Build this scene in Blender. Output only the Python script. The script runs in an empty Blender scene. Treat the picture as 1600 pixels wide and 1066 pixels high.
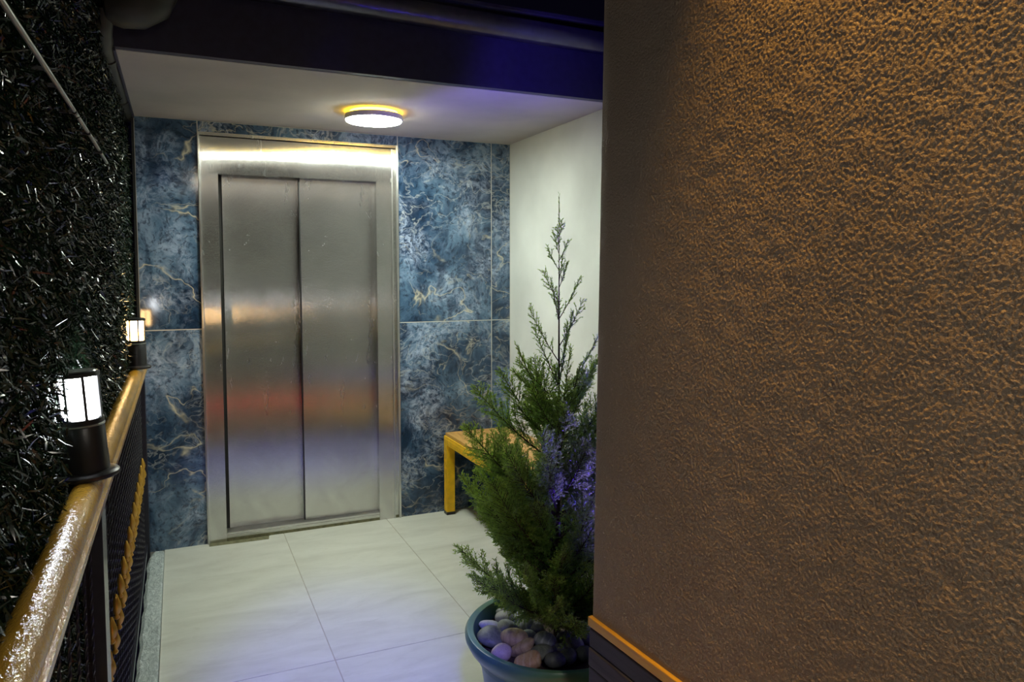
import bpy, bmesh, math, random
import numpy as np
from mathutils import Vector, Matrix

random.seed(7)
RNG = np.random.default_rng(11)
PI = math.pi
S = bpy.context.scene
COL = S.collection

# ------------------------------------------------------------------ camera
F_PX = 1155.0
YAW = math.atan(522 / math.hypot(F_PX, 74))
PITCH = math.radians(3.66)
CAM_H = 1.51
cam_d = bpy.data.cameras.new('camera')
cam_d.sensor_width = 36.0
cam_d.lens = 36.0 * F_PX / 1600.0
cam_d.shift_y = -34.0 / 1600.0
cam_d.clip_start = 0.02
cam = bpy.data.objects.new('camera', cam_d)
COL.objects.link(cam)
cam.location = (0, 0, CAM_H)
cam.rotation_euler = (PI / 2 - PITCH, 0, -YAW)
S.camera = cam

# ------------------------------------------------------------------ world, exposure
w = bpy.data.worlds.new('night')
S.world = w
w.use_nodes = True
w.node_tree.nodes['Background'].inputs[0].default_value = (0.20, 0.17, 0.55, 1)
w.node_tree.nodes['Background'].inputs[1].default_value = 0.006
S.view_settings.view_transform = 'Standard'
S.view_settings.look = 'None'
S.view_settings.exposure = 0.0
S.view_settings.gamma = 1.0
S.view_settings.use_curve_mapping = False
try:
    S.cycles.use_denoising = True
    S.cycles.sample_clamp_indirect = 8.0
    S.cycles.max_bounces = 6
    S.cycles.diffuse_bounces = 3
    S.cycles.glossy_bounces = 4
except Exception:
    pass

# strengths of the place's lamps and of one added fill lamp (used in the lamps' own builders below)
CEIL_LAMP = 165.0
LANTERN_NEAR = 52.0
LANTERN_FAR = 46.0
SCONCE_W = 250.0
BLUE_TREE_W = 270.0
BLUE_FLOOR_W = 800.0
FILL_LAMP = 115.0

# ------------------------------------------------------------------ node helpers
class NT:
    def __init__(s, name):
        s.m = bpy.data.materials.new(name)
        s.m.use_nodes = True
        s.t = s.m.node_tree
        s.n = s.t.nodes
        s.b = s.n['Principled BSDF']
    def new(s, typ, **kw):
        n = s.n.new(typ)
        for k, v in kw.items():
            setattr(n, k, v)
        return n
    def link(s, a, b):
        s.t.links.new(a, b)
    def set(s, node, name, v):
        i = node.inputs[name]
        if hasattr(v, 'is_output') or isinstance(v, bpy.types.NodeSocket):
            s.link(v, i)
        else:
            i.default_value = v
    def coords(s, kind='Object', scale=(1, 1, 1), offset=None):
        c = s.new('ShaderNodeTexCoord')
        mp = s.new('ShaderNodeMapping')
        s.link(c.outputs[kind], mp.inputs['Vector'])
        mp.inputs['Scale'].default_value = scale
        if offset is not None:
            s.set(mp, 'Location', offset)
        return mp.outputs[0]
    def noise(s, vec, scale, detail=4, rough=.5, dist=0.0):
        n = s.new('ShaderNodeTexNoise')
        s.set(n, 'Vector', vec)
        n.inputs['Scale'].default_value = scale
        n.inputs['Detail'].default_value = detail
        n.inputs['Roughness'].default_value = rough
        n.inputs['Distortion'].default_value = dist
        return n.outputs['Fac']
    def ramp(s, fac, stops, interp='LINEAR'):
        r = s.new('ShaderNodeValToRGB')
        s.link(fac, r.inputs[0])
        cr = r.color_ramp
        cr.interpolation = interp
        while len(cr.elements) < len(stops):
            cr.elements.new(0.5)
        for e, (p, c) in zip(cr.elements, stops):
            e.position = p
            e.color = c if len(c) == 4 else (*c, 1)
        return r.outputs[0]
    def math(s, op, a, b=None, c=None, clamp=False):
        n = s.new('ShaderNodeMath', operation=op)
        n.use_clamp = clamp
        for i, v in enumerate((a, b, c)):
            if v is None:
                continue
            if isinstance(v, (int, float)):
                n.inputs[i].default_value = v
            else:
                s.link(v, n.inputs[i])
        return n.outputs[0]
    def mix(s, fac, a, b, blend='MIX'):
        n = s.new('ShaderNodeMix', data_type='RGBA', blend_type=blend)
        for i, v in ((0, fac), (6, a), (7, b)):
            if isinstance(v, bpy.types.NodeSocket):
                s.link(v, n.inputs[i])
            elif isinstance(v, (int, float)):
                n.inputs[i].default_value = v
            else:
                n.inputs[i].default_value = (*v[:3], 1)
        return n.outputs[2]
    def bump(s, h, strength=.5, dist=.01):
        b = s.new('ShaderNodeBump')
        b.inputs['Strength'].default_value = strength
        b.inputs['Distance'].default_value = dist
        s.link(h, b.inputs['Height'])
        s.link(b.outputs[0], s.b.inputs['Normal'])
        return b
    def base(s, col=None, rough=.5, metal=0.0, spec=.5):
        if col is not None:
            if isinstance(col, bpy.types.NodeSocket):
                s.link(col, s.b.inputs['Base Color'])
            else:
                s.b.inputs['Base Color'].default_value = (*col[:3], 1)
        s.set(s.b, 'Roughness', rough)
        s.set(s.b, 'Metallic', metal)
        s.set(s.b, 'Specular IOR Level', spec)
        return s.m

def simple(name, col, rough=.5, metal=0.0, spec=.5, var=0.15, scale=30, bump=0.0):
    t = NT(name)
    v = t.coords('Object')
    n = t.noise(v, scale, 4)
    c = t.ramp(n, [(.25, tuple(x * (1 - var) for x in col)), (.75, tuple(min(1, x * (1 + var)) for x in col))])
    if bump:
        t.bump(n, bump, .003)
    return t.base(c, rough, metal, spec)

def emitter(name, col, strength, rough=.3):
    t = NT(name)
    t.base((.8, .8, .8), rough)
    t.b.inputs['Emission Color'].default_value = (*col, 1)
    t.b.inputs['Emission Strength'].default_value = strength
    return t.m

def glow_plastic(name, col, strength):
    """backlit diffuser, faintly uneven"""
    t = NT(name)
    v = t.coords('Object')
    n = t.noise(v, 8, 2)
    t.base((.85, .85, .85), .35)
    t.b.inputs['Emission Color'].default_value = (*col, 1)
    st = t.math('MULTIPLY', t.math('ADD', t.math('MULTIPLY', n, .2), .9), strength)
    t.link(st, t.b.inputs['Emission Strength'])
    return t.m

# ------------------------------------------------------------------ materials
def mat_marble():
    t = NT('blue_marble')
    oi = t.new('ShaderNodeObjectInfo')
    off = t.new('ShaderNodeVectorMath', operation='MULTIPLY')
    cmb = t.new('ShaderNodeCombineXYZ')
    t.link(oi.outputs['Random'], cmb.inputs[0]); t.link(oi.outputs['Random'], cmb.inputs[2])
    t.link(cmb.outputs[0], off.inputs[0]); off.inputs[1].default_value = (7.3, 0, 11.7)
    geo = t.new('ShaderNodeNewGeometry')
    add = t.new('ShaderNodeVectorMath', operation='ADD')
    t.link(geo.outputs['Position'], add.inputs[0]); t.link(off.outputs[0], add.inputs[1])
    v = add.outputs[0]
    # warp
    wn = t.new('ShaderNodeTexNoise'); t.link(v, wn.inputs['Vector']); wn.inputs['Scale'].default_value = 4.5; wn.inputs['Detail'].default_value = 4
    wsub = t.new('ShaderNodeVectorMath', operation='SUBTRACT'); t.link(wn.outputs['Color'], wsub.inputs[0]); wsub.inputs[1].default_value = (.5, .5, .5)
    wsc = t.new('ShaderNodeVectorMath', operation='SCALE'); t.link(wsub.outputs[0], wsc.inputs[0]); wsc.inputs['Scale'].default_value = .20
    wad = t.new('ShaderNodeVectorMath', operation='ADD'); t.link(v, wad.inputs[0]); t.link(wsc.outputs[0], wad.inputs[1])
    vw = wad.outputs[0]
    big = t.noise(vw, 2.6, 3, .5)
    mid = t.noise(vw, 9, 5, .62)
    fine = t.noise(vw, 38, 4, .65)
    f = t.math('ADD', t.math('MULTIPLY', big, .62), t.math('MULTIPLY', mid, .38))
    c = t.ramp(f, [(.34, (.004, .009, .022)), (.44, (.014, .034, .072)), (.51, (.038, .078, .135)), (.58, (.085, .145, .225)), (.68, (.19, .26, .37)), (.8, (.32, .40, .53))])
    # crystalline lighter patches and dark speckle
    pm = t.ramp(t.noise(v, 3.0, 3, .6), [(.46, (0, 0, 0)), (.66, (1, 1, 1))])
    sp = t.ramp(t.noise(vw, 34, 6, .75, .4), [(.42, (0, 0, 0)), (.60, (1, 1, 1))])
    c = t.mix(t.math('MULTIPLY', t.math('MULTIPLY', pm, sp), .75), c, (.34, .42, .58))
    dk = t.ramp(fine, [(.36, (1, 1, 1)), (.50, (0, 0, 0))])
    c = t.mix(t.math('MULTIPLY', dk, .7), c, (.006, .011, .024))
    stz = t.new('ShaderNodeMapping'); t.link(vw, stz.inputs['Vector']); stz.inputs['Scale'].default_value = (9, 1, 1.3)
    stk = t.ramp(t.noise(stz.outputs[0], 1.6, 3, .5), [(.36, (1, 1, 1)), (.46, (0, 0, 0))])
    c = t.mix(t.math('MULTIPLY', stk, .55), c, (.010, .020, .042))
    # thin pale veins: zero crossings of a warped noise
    def vein(scale, width, seed, col, fac, mask_lo):
        nonlocal c
        mp = t.new('ShaderNodeMapping'); t.link(vw, mp.inputs['Vector']); mp.inputs['Location'].default_value = (seed, seed * .7, seed * 1.3)
        mp.inputs['Scale'].default_value = (.75, 1, 1.25)
        n = t.noise(mp.outputs[0], scale, 3, .55, .4)
        a = t.math('ABSOLUTE', t.math('SUBTRACT', n, .5))
        line = t.ramp(a, [(0, (1, 1, 1)), (width, (.25, .25, .25)), (width * 2.2, (0, 0, 0))])
        mk = t.ramp(t.noise(mp.outputs[0], 2.2, 3), [(mask_lo, (0, 0, 0)), (mask_lo + .13, (1, 1, 1))])
        c = t.mix(t.math('MULTIPLY', t.math('MULTIPLY', line, mk), fac), c, col)
    vein(2.0, .0042, 3.1, (.50, .46, .33), .9, .49)
    vein(5.0, .006, 8.7, (.42, .41, .33), .6, .50)
    vein(10, .016, 5.2, (.40, .43, .44), .45, .46)
    c = t.mix(1.0, c, (1.45, 1.42, 1.38), 'MULTIPLY')
    return t.base(c, .09, 0, .5)

def mat_steel(name, rough=.42, aniso=1.0, tint=(.70, .695, .675)):
    t = NT(name)
    v = t.coords('Object')
    cloud = t.noise(v, 4.5, 5, .6, .8)
    smear = t.noise(t.coords('Object', (9, 9, 3)), 1, 6, .75, 1.5)
    c = t.mix(t.ramp(cloud, [(.35, (0, 0, 0)), (.7, (1, 1, 1))]), tuple(x * .82 for x in tint), tint)
    sp = t.ramp(smear, [(.60, (0, 0, 0)), (.72, (1, 1, 1))])
    c = t.mix(t.math('MULTIPLY', sp, .35), c, (.74, .74, .72))
    r = t.math('ADD', rough, t.math('MULTIPLY', t.math('SUBTRACT', cloud, .5), .10))
    r = t.math('ADD', r, t.math('MULTIPLY', sp, .10))
    t.base(c, r, .955)
    t.set(t.b, 'Anisotropic', aniso)
    cx = t.new('ShaderNodeCombineXYZ'); cx.inputs[0].default_value = 1.0; cx.inputs[1].default_value = .02
    t.link(cx.outputs[0], t.b.inputs['Tangent'])
    # vertical brushing: fine sideways scatter of the normal
    geo = t.new('ShaderNodeNewGeometry')
    sx = t.math('MULTIPLY', t.math('SUBTRACT', t.noise(t.coords('Object', (2300, 2300, 160)), 1, 2, .6), .5), 2.8)
    cv = t.new('ShaderNodeCombineXYZ'); t.link(sx, cv.inputs[0])
    av = t.new('ShaderNodeVectorMath', operation='ADD'); t.link(geo.outputs['Normal'], av.inputs[0]); t.link(cv.outputs[0], av.inputs[1])
    nv = t.new('ShaderNodeVectorMath', operation='NORMALIZE'); t.link(av.outputs[0], nv.inputs[0])
    t.link(nv.outputs[0], t.b.inputs['Normal'])
    return t.m

def mat_floor_tile():
    t = NT('floor_tile_concrete')
    oi = t.new('ShaderNodeObjectInfo')
    geo = t.new('ShaderNodeNewGeometry')
    cmb = t.new('ShaderNodeCombineXYZ'); t.link(t.math('MULTIPLY', oi.outputs['Random'], 9), cmb.inputs[0])
    add = t.new('ShaderNodeVectorMath', operation='ADD'); t.link(geo.outputs['Position'], add.inputs[0]); t.link(cmb.outputs[0], add.inputs[1])
    mp = t.new('ShaderNodeMapping'); t.link(add.outputs[0], mp.inputs['Vector']); mp.inputs['Scale'].default_value = (1.2, 3.6, 1)
    mp.inputs['Rotation'].default_value = (0, 0, .12)
    a = t.noise(mp.outputs[0], 2.1, 6, .62, .6)
    b = t.noise(mp.outputs[0], 9, 6, .7, 1.0)
    c = t.ramp(a, [(.28, (.50, .505, .45)), (.5, (.58, .59, .53)), (.70, (.645, .655, .595))])
    c = t.mix(t.math('MULTIPLY', t.ramp(b, [(.55, (0, 0, 0)), (.75, (1, 1, 1))]), .25), c, (.36, .35, .285))
    t.bump(b, .08, .002)
    return t.base(c, .42, 0, .35)

def mat_plaster(name, col, scale, strength, dist, rough=.9, var=.12):
    t = NT(name)
    v = t.coords('Object')
    n1 = t.noise(v, scale, 5, .6, .3)
    n2 = t.noise(v, scale * 2.7, 4, .6)
    vo = t.new('ShaderNodeTexVoronoi', feature='SMOOTH_F1'); t.link(v, vo.inputs['Vector']); vo.inputs['Scale'].default_value = scale * 1.1
    h = t.math('ADD', t.math('MULTIPLY', n1, .8), t.math('ADD', t.math('MULTIPLY', n2, .25), t.math('MULTIPLY', vo.outputs['Distance'], -.35)))
    big = t.noise(v, 2.2, 4)
    c = t.ramp(big, [(.3, tuple(x * (1 - var) for x in col)), (.7, tuple(x * (1 + var) for x in col))])
    t.bump(h, strength, dist)
    return t.base(c, rough, 0, .3)

def mat_wood(name, dark, light, axis_scale=(1.2, 14, 14), rough=.45):
    t = NT(name)
    v = t.coords('Object', axis_scale)
    n = t.noise(v, 3.0, 5, .6, 1.2)
    c = t.ramp(n, [(.3, dark), (.55, light), (.75, tuple(x * .85 for x in light))])
    t.bump(n, .1, .002)
    return t.base(c, rough)

def mat_hammered_gold():
    t = NT('hammered_gold_paint')
    v = t.coords('Object')
    n = t.noise(t.coords('Object', (1, .55, 1)), 120, 3, .6, 1.6)
    c = t.ramp(t.noise(v, 6, 3), [(.3, (.43, .235, .022)), (.7, (.56, .325, .04))])
    t.bump(n, .45, .004)
    return t.base(c, .11, .0, .9)

def mat_needles():
    t = NT('conifer_needles')
    oi = t.new('ShaderNodeObjectInfo')
    at = t.new('ShaderNodeAttribute', attribute_name='tip')
    geo = t.new('ShaderNodeNewGeometry')
    n = t.noise(geo.outputs['Position'], 14, 3)
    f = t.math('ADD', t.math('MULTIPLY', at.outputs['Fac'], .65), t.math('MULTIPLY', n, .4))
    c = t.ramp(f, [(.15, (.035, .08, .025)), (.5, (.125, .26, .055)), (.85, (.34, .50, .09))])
    m = t.base(c, .42, 0, .5)
    tr = t.new('ShaderNodeBsdfTranslucent')
    t.link(t.mix(.5, c, (.34, .52, .05)), tr.inputs['Color'])
    mx = t.new('ShaderNodeMixShader'); mx.inputs[0].default_value = .58
    t.link(t.b.outputs[0], mx.inputs[1]); t.link(tr.outputs[0], mx.inputs[2])
    t.link(mx.outputs[0], t.n['Material Output'].inputs['Surface'])
    return m

M = {}
M['marble'] = mat_marble()
M['steel'] = mat_steel('brushed_steel', .25)
M['steel_trim'] = mat_steel('polished_steel_trim', .30, .6, (.72, .73, .70))
M['tile'] = mat_floor_tile()
M['grout'] = simple('pale_grout', (.42, .40, .33), .9)
M['grout_wall'] = simple('cream_grout', (.55, .56, .50), .8)
M['dirt_mortar'] = simple('dirty_mortar', (.16, .155, .085), .9, var=.4, scale=40, bump=.5)
M['dark_gap'] = simple('dark_gap', (.008, .008, .007), .8)
M['ceiling'] = mat_plaster('ceiling_paint', (.47, .435, .40), 110, .25, .003)
M['white_wall'] = mat_plaster('white_wall_paint', (.66, .68, .64), 70, .22, .003)
M['rough_plaster'] = mat_plaster('rough_brown_plaster', (.36, .295, .225), 240, .8, .005, .48, .10)
M['fascia'] = simple('dark_fascia_metal', (.042, .040, .07), .55, 0, .4)
M['gutter'] = simple('dark_gutter_metal', (.20, .20, .25), .25, .8, .6)
M['pipe'] = simple('black_pvc', (.04, .04, .032), .5)
M['black_metal'] = simple('black_powder_coat', (.012, .012, .013), .38)
M['black_gloss'] = simple('black_iron', (.03, .03, .042), .26, .2, .8)
M['hammered'] = mat_hammered_gold()
M['gold'] = simple('gold_paint', (.60, .34, .05), .28, .6, .6)
M['yellow'] = simple('yellow_enamel', (.85, .50, .010), .4, 0, .5)
M['bench_wood'] = mat_wood('bench_slat_wood', (.33, .16, .035), (.60, .34, .10), (14, 1.2, 14))
M['gold_trim'] = mat_wood('gold_trim_paint', (.52, .30, .03), (.70, .43, .05), (14, 1.2, 14), .4)
M['cladding'] = mat_wood('charcoal_cladding', (.03, .028, .038), (.06, .056, .07), (14, 1.0, 14), .6)
M['curb'] = None
M['pot'] = simple('green_plastic_pot', (.075, .20, .14), .30, 0, .5, .2, 12)
M['soil'] = simple('dark_soil', (.05, .03, .018), .95, var=.6, scale=120, bump=1.0)
M['bark'] = simple('conifer_bark', (.05, .032, .016), .85, var=.4, scale=120, bump=.6)
M['needles'] = mat_needles()
M['lamp_white'] = simple('white_lamp_body', (.75, .75, .77), .4, var=.03)
M['diffuser'] = glow_plastic('ceiling_lamp_diffuser', (.93, 1.0, .86), CEIL_LAMP)
M['amber'] = glow_plastic('amber_backlight_ring', (1.0, .62, .02), 34.0)
M['lantern_white'] = glow_plastic('lantern_cool_diffuser', (.93, .96, 1.0), LANTERN_NEAR)
M['lantern_warm'] = glow_plastic('lantern_warm_diffuser', (1.0, .60, .24), LANTERN_FAR)
M['blue_lens'] = glow_plastic('blue_led_lens', (.10, .06, 1.0), 25.0)
M['blue_lens_dim'] = glow_plastic('frosted_blue_led_lens', (.10, .06, 1.0), 3.0)
M['warm_lens'] = glow_plastic('warm_sconce_lens', (1.0, .55, .16), 10.0)

def mat_curb():
    t = NT('rough_white_marble')
    v = t.coords('Object', (1, .45, 1))
    n = t.noise(v, 45, 6, .7, 1.5)
    c = t.ramp(n, [(.3, (.24, .30, .31)), (.5, (.50, .57, .57)), (.68, (.80, .85, .84))])
    t.bump(n, 1.0, .010)
    return t.base(c, .4)
M['curb'] = mat_curb()

def mat_grass():
    t = NT('plastic_hedge_blades')
    geo = t.new('ShaderNodeNewGeometry')
    n = t.noise(geo.outputs['Position'], 60, 2)
    c = t.ramp(n, [(.3, (.003, .009, .004)), (.6, (.009, .024, .011)), (.8, (.03, .055, .03))])
    return t.base(c, .24, 0, .6)
M['grass'] = mat_grass()
M['grass_back'] = simple('hedge_backing', (.004, .007, .004), .9)

# ------------------------------------------------------------------ mesh helpers
def link_mesh(name, me, mats, parent=None, loc=None):
    o = bpy.data.objects.new(name, me)
    COL.objects.link(o)
    if not isinstance(mats, (list, tuple)):
        mats = [mats]
    if len(me.materials) == 0:
        for m in mats:
            me.materials.append(m)
    if parent is not None:
        o.parent = parent
    if loc is not None:
        o.location = loc
    return o

def obj(name, bm, mat, parent=None, loc=None, smooth=False, bevel=0.0, seg=2):
    if bevel > 0:
        es = [e for e in bm.edges if len(e.link_faces) == 2 and e.calc_face_angle(0) > .6]
        bmesh.ops.bevel(bm, geom=es, offset=bevel, segments=seg, affect='EDGES', profile=.5)
    me = bpy.data.meshes.new(name)
    bm.normal_update()
    bm.to_mesh(me)
    bm.free()
    if smooth:
        for p in me.polygons:
            p.use_smooth = True
    return link_mesh(name, me, mat, parent, loc)

def add_box(bm, x0, x1, y0, y1, z0, z1, mtx=None):
    vs = [bm.verts.new((x, y, z)) for z in (z0, z1) for (x, y) in ((x0, y0), (x1, y0), (x1, y1), (x0, y1))]
    for f in ((3, 2, 1, 0), (4, 5, 6, 7), (0, 1, 5, 4), (1, 2, 6, 5), (2, 3, 7, 6), (3, 0, 4, 7)):
        bm.faces.new([vs[i] for i in f])
    if mtx is not None:
        bmesh.ops.transform(bm, matrix=mtx, verts=vs)
    return vs

def box(name, x0, x1, y0, y1, z0, z1, mat, parent=None, bevel=0.0, loc=None):
    bm = bmesh.new()
    add_box(bm, x0, x1, y0, y1, z0, z1)
    return obj(name, bm, mat, parent, loc, bevel=bevel)

def add_lathe(bm, prof, n=32, cap0=True, cap1=True, center=(0, 0, 0)):
    cx, cy, cz = center
    rings = []
    for r, z in prof:
        rings.append([bm.verts.new((cx + r * math.cos(2 * PI * i / n), cy + r * math.sin(2 * PI * i / n), cz + z)) for i in range(n)])
    for a, b in zip(rings, rings[1:]):
        for i in range(n):
            bm.faces.new((a[i], a[(i + 1) % n], b[(i + 1) % n], b[i]))
    if cap0:
        bm.faces.new(list(reversed(rings[0])))
    if cap1:
        bm.faces.new(rings[-1])
    return rings

def lathe(name, prof, mat, parent=None, loc=None, n=40, cap0=True, cap1=True, smooth=True):
    bm = bmesh.new()
    add_lathe(bm, prof, n, cap0, cap1)
    o = obj(name, bm, mat, parent, loc)
    if smooth:
        shade_auto(o)
    return o

def shade_auto(o, ang=.7):
    me = o.data
    bm = bmesh.new(); bm.from_mesh(me)
    for f in bm.faces:
        f.smooth = True
    for e in bm.edges:
        if len(e.link_faces) == 2 and e.calc_face_angle(0) > ang:
            e.smooth = False
    bm.to_mesh(me); bm.free()

def add_tube(bm, pts, radii, n=10, caps=True):
    pts = [Vector(p) for p in pts]
    rings = []
    up = Vector((0.03, 0.05, 1)).normalized()
    prev = None
    for i, p in enumerate(pts):
        d = (pts[min(i + 1, len(pts) - 1)] - pts[max(i - 1, 0)]).normalized()
        if prev is None:
            a = d.cross(up)
            if a.length < 1e-3:
                a = d.cross(Vector((1, 0, 0)))
            a.normalize()
        else:
            a = (prev - d * prev.dot(d)).normalized()
        prev = a
        b = d.cross(a)
        r = radii[i] if isinstance(radii, (list, tuple)) else radii
        rings.append([bm.verts.new(p + a * (r * math.cos(2 * PI * k / n)) + b * (r * math.sin(2 * PI * k / n))) for k in range(n)])
    for r0, r1 in zip(rings, rings[1:]):
        for k in range(n):
            bm.faces.new((r0[k], r0[(k + 1) % n], r1[(k + 1) % n], r1[k]))
    if caps:
        bm.faces.new(list(reversed(rings[0])))
        bm.faces.new(rings[-1])

def tube(name, pts, radii, mat, parent=None, n=12):
    bm = bmesh.new()
    add_tube(bm, pts, radii, n)
    bmesh.ops.recalc_face_normals(bm, faces=bm.faces)
    o = obj(name, bm, mat, parent)
    shade_auto(o)
    return o

def empty(name, loc=(0, 0, 0), rot=(0, 0, 0)):
    o = bpy.data.objects.new(name, None)
    COL.objects.link(o)
    o.location = loc
    o.rotation_euler = rot
    o.empty_display_size = .05
    return o

def tag(o, label=None, cat=None, group=None, kind=None):
    if label: o['label'] = label
    if cat: o['category'] = cat
    if group: o['group'] = group
    if kind: o['kind'] = kind
    return o

def structure(o, label=None, cat=None):
    o['kind'] = 'structure'
    if label: o['label'] = label
    if cat: o['category'] = cat
    return o

# pixel of the 1600x1066 frame -> point on a horizontal plane (used once, to read positions off the photograph)
_f = Vector((math.sin(YAW) * math.cos(PITCH), math.cos(YAW) * math.cos(PITCH), -math.sin(PITCH)))
_r = Vector((math.cos(YAW), -math.sin(YAW), 0))
_u = _r.cross(_f)
def on_plane(px, py, z):
    d = _f + _r * ((px - 800) / F_PX) - _u * ((py - 499) / F_PX)
    t = (z - CAM_H) / d.z
    return Vector((0, 0, CAM_H)) + d * t

# ================================================================== SETTING
BY = 4.363            # face of the tiled back wall
CZ = 2.322            # ceiling
WX0, WX1 = -0.19, 1.954
EX0, EX1, EZ = 0.114, 1.216, 2.262   # lift frame outline

# floor: slab + tiles
floor = box('floor', -0.104, 2.0, -1.6, BY + .3, -.12, -.0013, M['grout'])
structure(floor, 'grey concrete-look tiled floor in front of the lift', 'floor')
xs = [-0.104, 0.519, 1.124, 1.729, 2.0]
ys = [BY, 2.825, 1.275, -.3, -1.6]
TG = .0022
for i in range(4):
    for j in range(4):
        y1, y0 = ys[j], ys[j + 1]
        x0, x1 = xs[i], xs[i + 1]
        if x0 > .8 and y1 < 1.3:
            if x0 > 1.2: continue
        if j == 0 and i == 0:
            # notched tile: mortar strip shows in front of the lift's left jamb
            bm = bmesh.new()
            pts = [(x0, y0 + TG), (x1 - TG, y0 + TG), (x1 - TG, BY), (.445, BY), (.437, BY - .012), (.43, BY - .062), (EX0 + .004, BY - .050), (EX0 + .004, BY), (x0, BY)]
            lo = [bm.verts.new((p[0], p[1], -.006)) for p in pts]
            hi = [bm.verts.new((p[0], p[1], 0)) for p in pts]
            bm.faces.new(hi)
            for k in range(len(pts)):
                bm.faces.new((lo[k], lo[(k + 1) % len(pts)], hi[(k + 1) % len(pts)], hi[k]))
            obj('floor_tile', bm, M['tile'], floor)
        else:
            yy1 = y1 - (TG if j else 0)
            box('floor_tile', x0 + (TG if i else 0), x1 - TG, y0 + TG, yy1, -.006, 0, M['tile'], floor, bevel=.0008)
ms = box('mortar_strip', EX0 + .005, .436, BY - .06, BY + .02, -.0058, -.0006, M['dirt_mortar'], floor)
ms['label'] = 'greenish dirty mortar strip by the lift jamb'

# rough marble threshold along the railing
bm = bmesh.new()
N = 46
prev = None
for i in range(N + 1):
    y = 1.0 + (4.285 - 1.0) * i / N
    e = .006 * math.sin(i * 2.3) + .004 * math.sin(i * 5.1)
    taper = .022 if i == N else (.006 if i == N - 1 else 0)
    xl = -.180 + e * .5 + taper
    row = [bm.verts.new((xl, y, -.05)), bm.verts.new((xl, y, .018)), bm.verts.new((xl + .012, y, .026)), bm.verts.new((-.114, y, .024)), bm.verts.new((-.106, y, .020)), bm.verts.new((-.106, y, -.05))]
    if prev:
        for k in range(5):
            bm.faces.new((prev[k], prev[k + 1], row[k + 1], row[k]))
    else:
        bm.faces.new(row)
    prev = row
bm.faces.new(list(reversed(prev)))
bmesh.ops.recalc_face_normals(bm, faces=bm.faces)
curb = obj('trim_1', bm, M['curb'])
structure(curb, 'rough white marble edging strip under the railing', 'edging')

# back wall: substrate pieces round the lift opening + marble panels
wall_back = None
bm = bmesh.new()
add_box(bm, WX0, EX0, BY + .0012, BY + .30, -.05, CZ + .02)
add_box(bm, EX1, WX1 + .1, BY + .0012, BY + .30, -.05, CZ + .02)
add_box(bm, EX0, EX1, BY + .0012, BY + .30, EZ, CZ + .02)
add_box(bm, EX0, EX1, BY + .20, BY + .30, -.05, EZ)
wall_back = structure(obj('wall_back', bm, M['grout_wall']), 'blue marble tiled wall round the lift', 'wall')
G = .0028
def panel(x0, x1, z0, z1):
    cx, cz = (x0 + x1) / 2, (z0 + z1) / 2
    bm = bmesh.new()
    add_box(bm, x0 - cx + G, x1 - cx - G, 0, .011, z0 - cz + G, z1 - cz - G)
    return obj('marble_panel', bm, M['marble'], wall_back, (cx, BY, cz), bevel=.001)
JZ = 1.203
panel(WX0, EX0, -.004, JZ - .004); panel(WX0, EX0, JZ - .004, CZ)
panel(EX0, EX1, EZ, CZ)
panel(EX1, 1.824, -.004, JZ); panel(EX1, 1.824, JZ, CZ)
panel(1.824, WX1, -.004, JZ); panel(1.824, WX1, JZ, CZ)
box('edge_profile', WX0 - .012, WX0, BY - .004, BY + .3, -.05, CZ, M['dark_gap'], wall_back)

# right-hand alcove wall and ceiling
wr = structure(box('wall_right', WX1, WX1 + .2, 1.45, BY + .012, -.05, CZ + .02, M['white_wall']), 'plain white painted wall behind the conifer', 'wall')
bm = bmesh.new()
add_box(bm, WX0, WX1 + .2, 3.112, BY + .3, CZ, CZ + .26)
ceil = structure(obj('ceiling', bm, M['ceiling']), 'grey white painted soffit over the lift lobby', 'ceiling')

# near plastered wall block (slightly turned, corner at about x .905 y 1.51)
A = math.radians(-3.4)
dirv = Vector((math.sin(A), math.cos(A), 0))       # along the wall, away from the camera
def nw(s, off, z):
    """s metres back from the corner toward the camera, off = outwards from the face, z"""
    lean = .013 * (z - 1.3)
    p = Vector((.905 + lean, 1.51, 0)) - dirv * s
    p += Vector((-math.cos(A), math.sin(A), 0)) * off
    return (p.x, p.y, z)
NZ = .672
def wall_block(name, s0, s1, off, z0, z1, mat, parent=None, depth=None, bevel=0):
    bm = bmesh.new()
    vs = []
    for z in (z0, z1):
        a = nw(s0, off, z); b = nw(s1, off, z)
        if depth is None:
            c = (2.15, b[1], z); d = (2.15, a[1], z)
        else:
            c = nw(s1, off - depth, z); d = nw(s0, off - depth, z)
        vs += [bm.verts.new(p) for p in (a, b, c, d)]
    for f in ((0, 1, 2, 3), (7, 6, 5, 4), (4, 5, 1, 0), (5, 6, 2, 1), (6, 7, 3, 2), (7, 4, 0, 3)):
        bm.faces.new([vs[i] for i in f])
    bmesh.ops.recalc_face_normals(bm, faces=bm.faces)
    return obj(name, bm, mat, parent, bevel=bevel)
near_wall = structure(wall_block('wall_near', 0, 2.9, 0, -.05, 3.6, M['rough_plaster']), 'rough brown plastered wall lit by warm light', 'wall')
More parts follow.
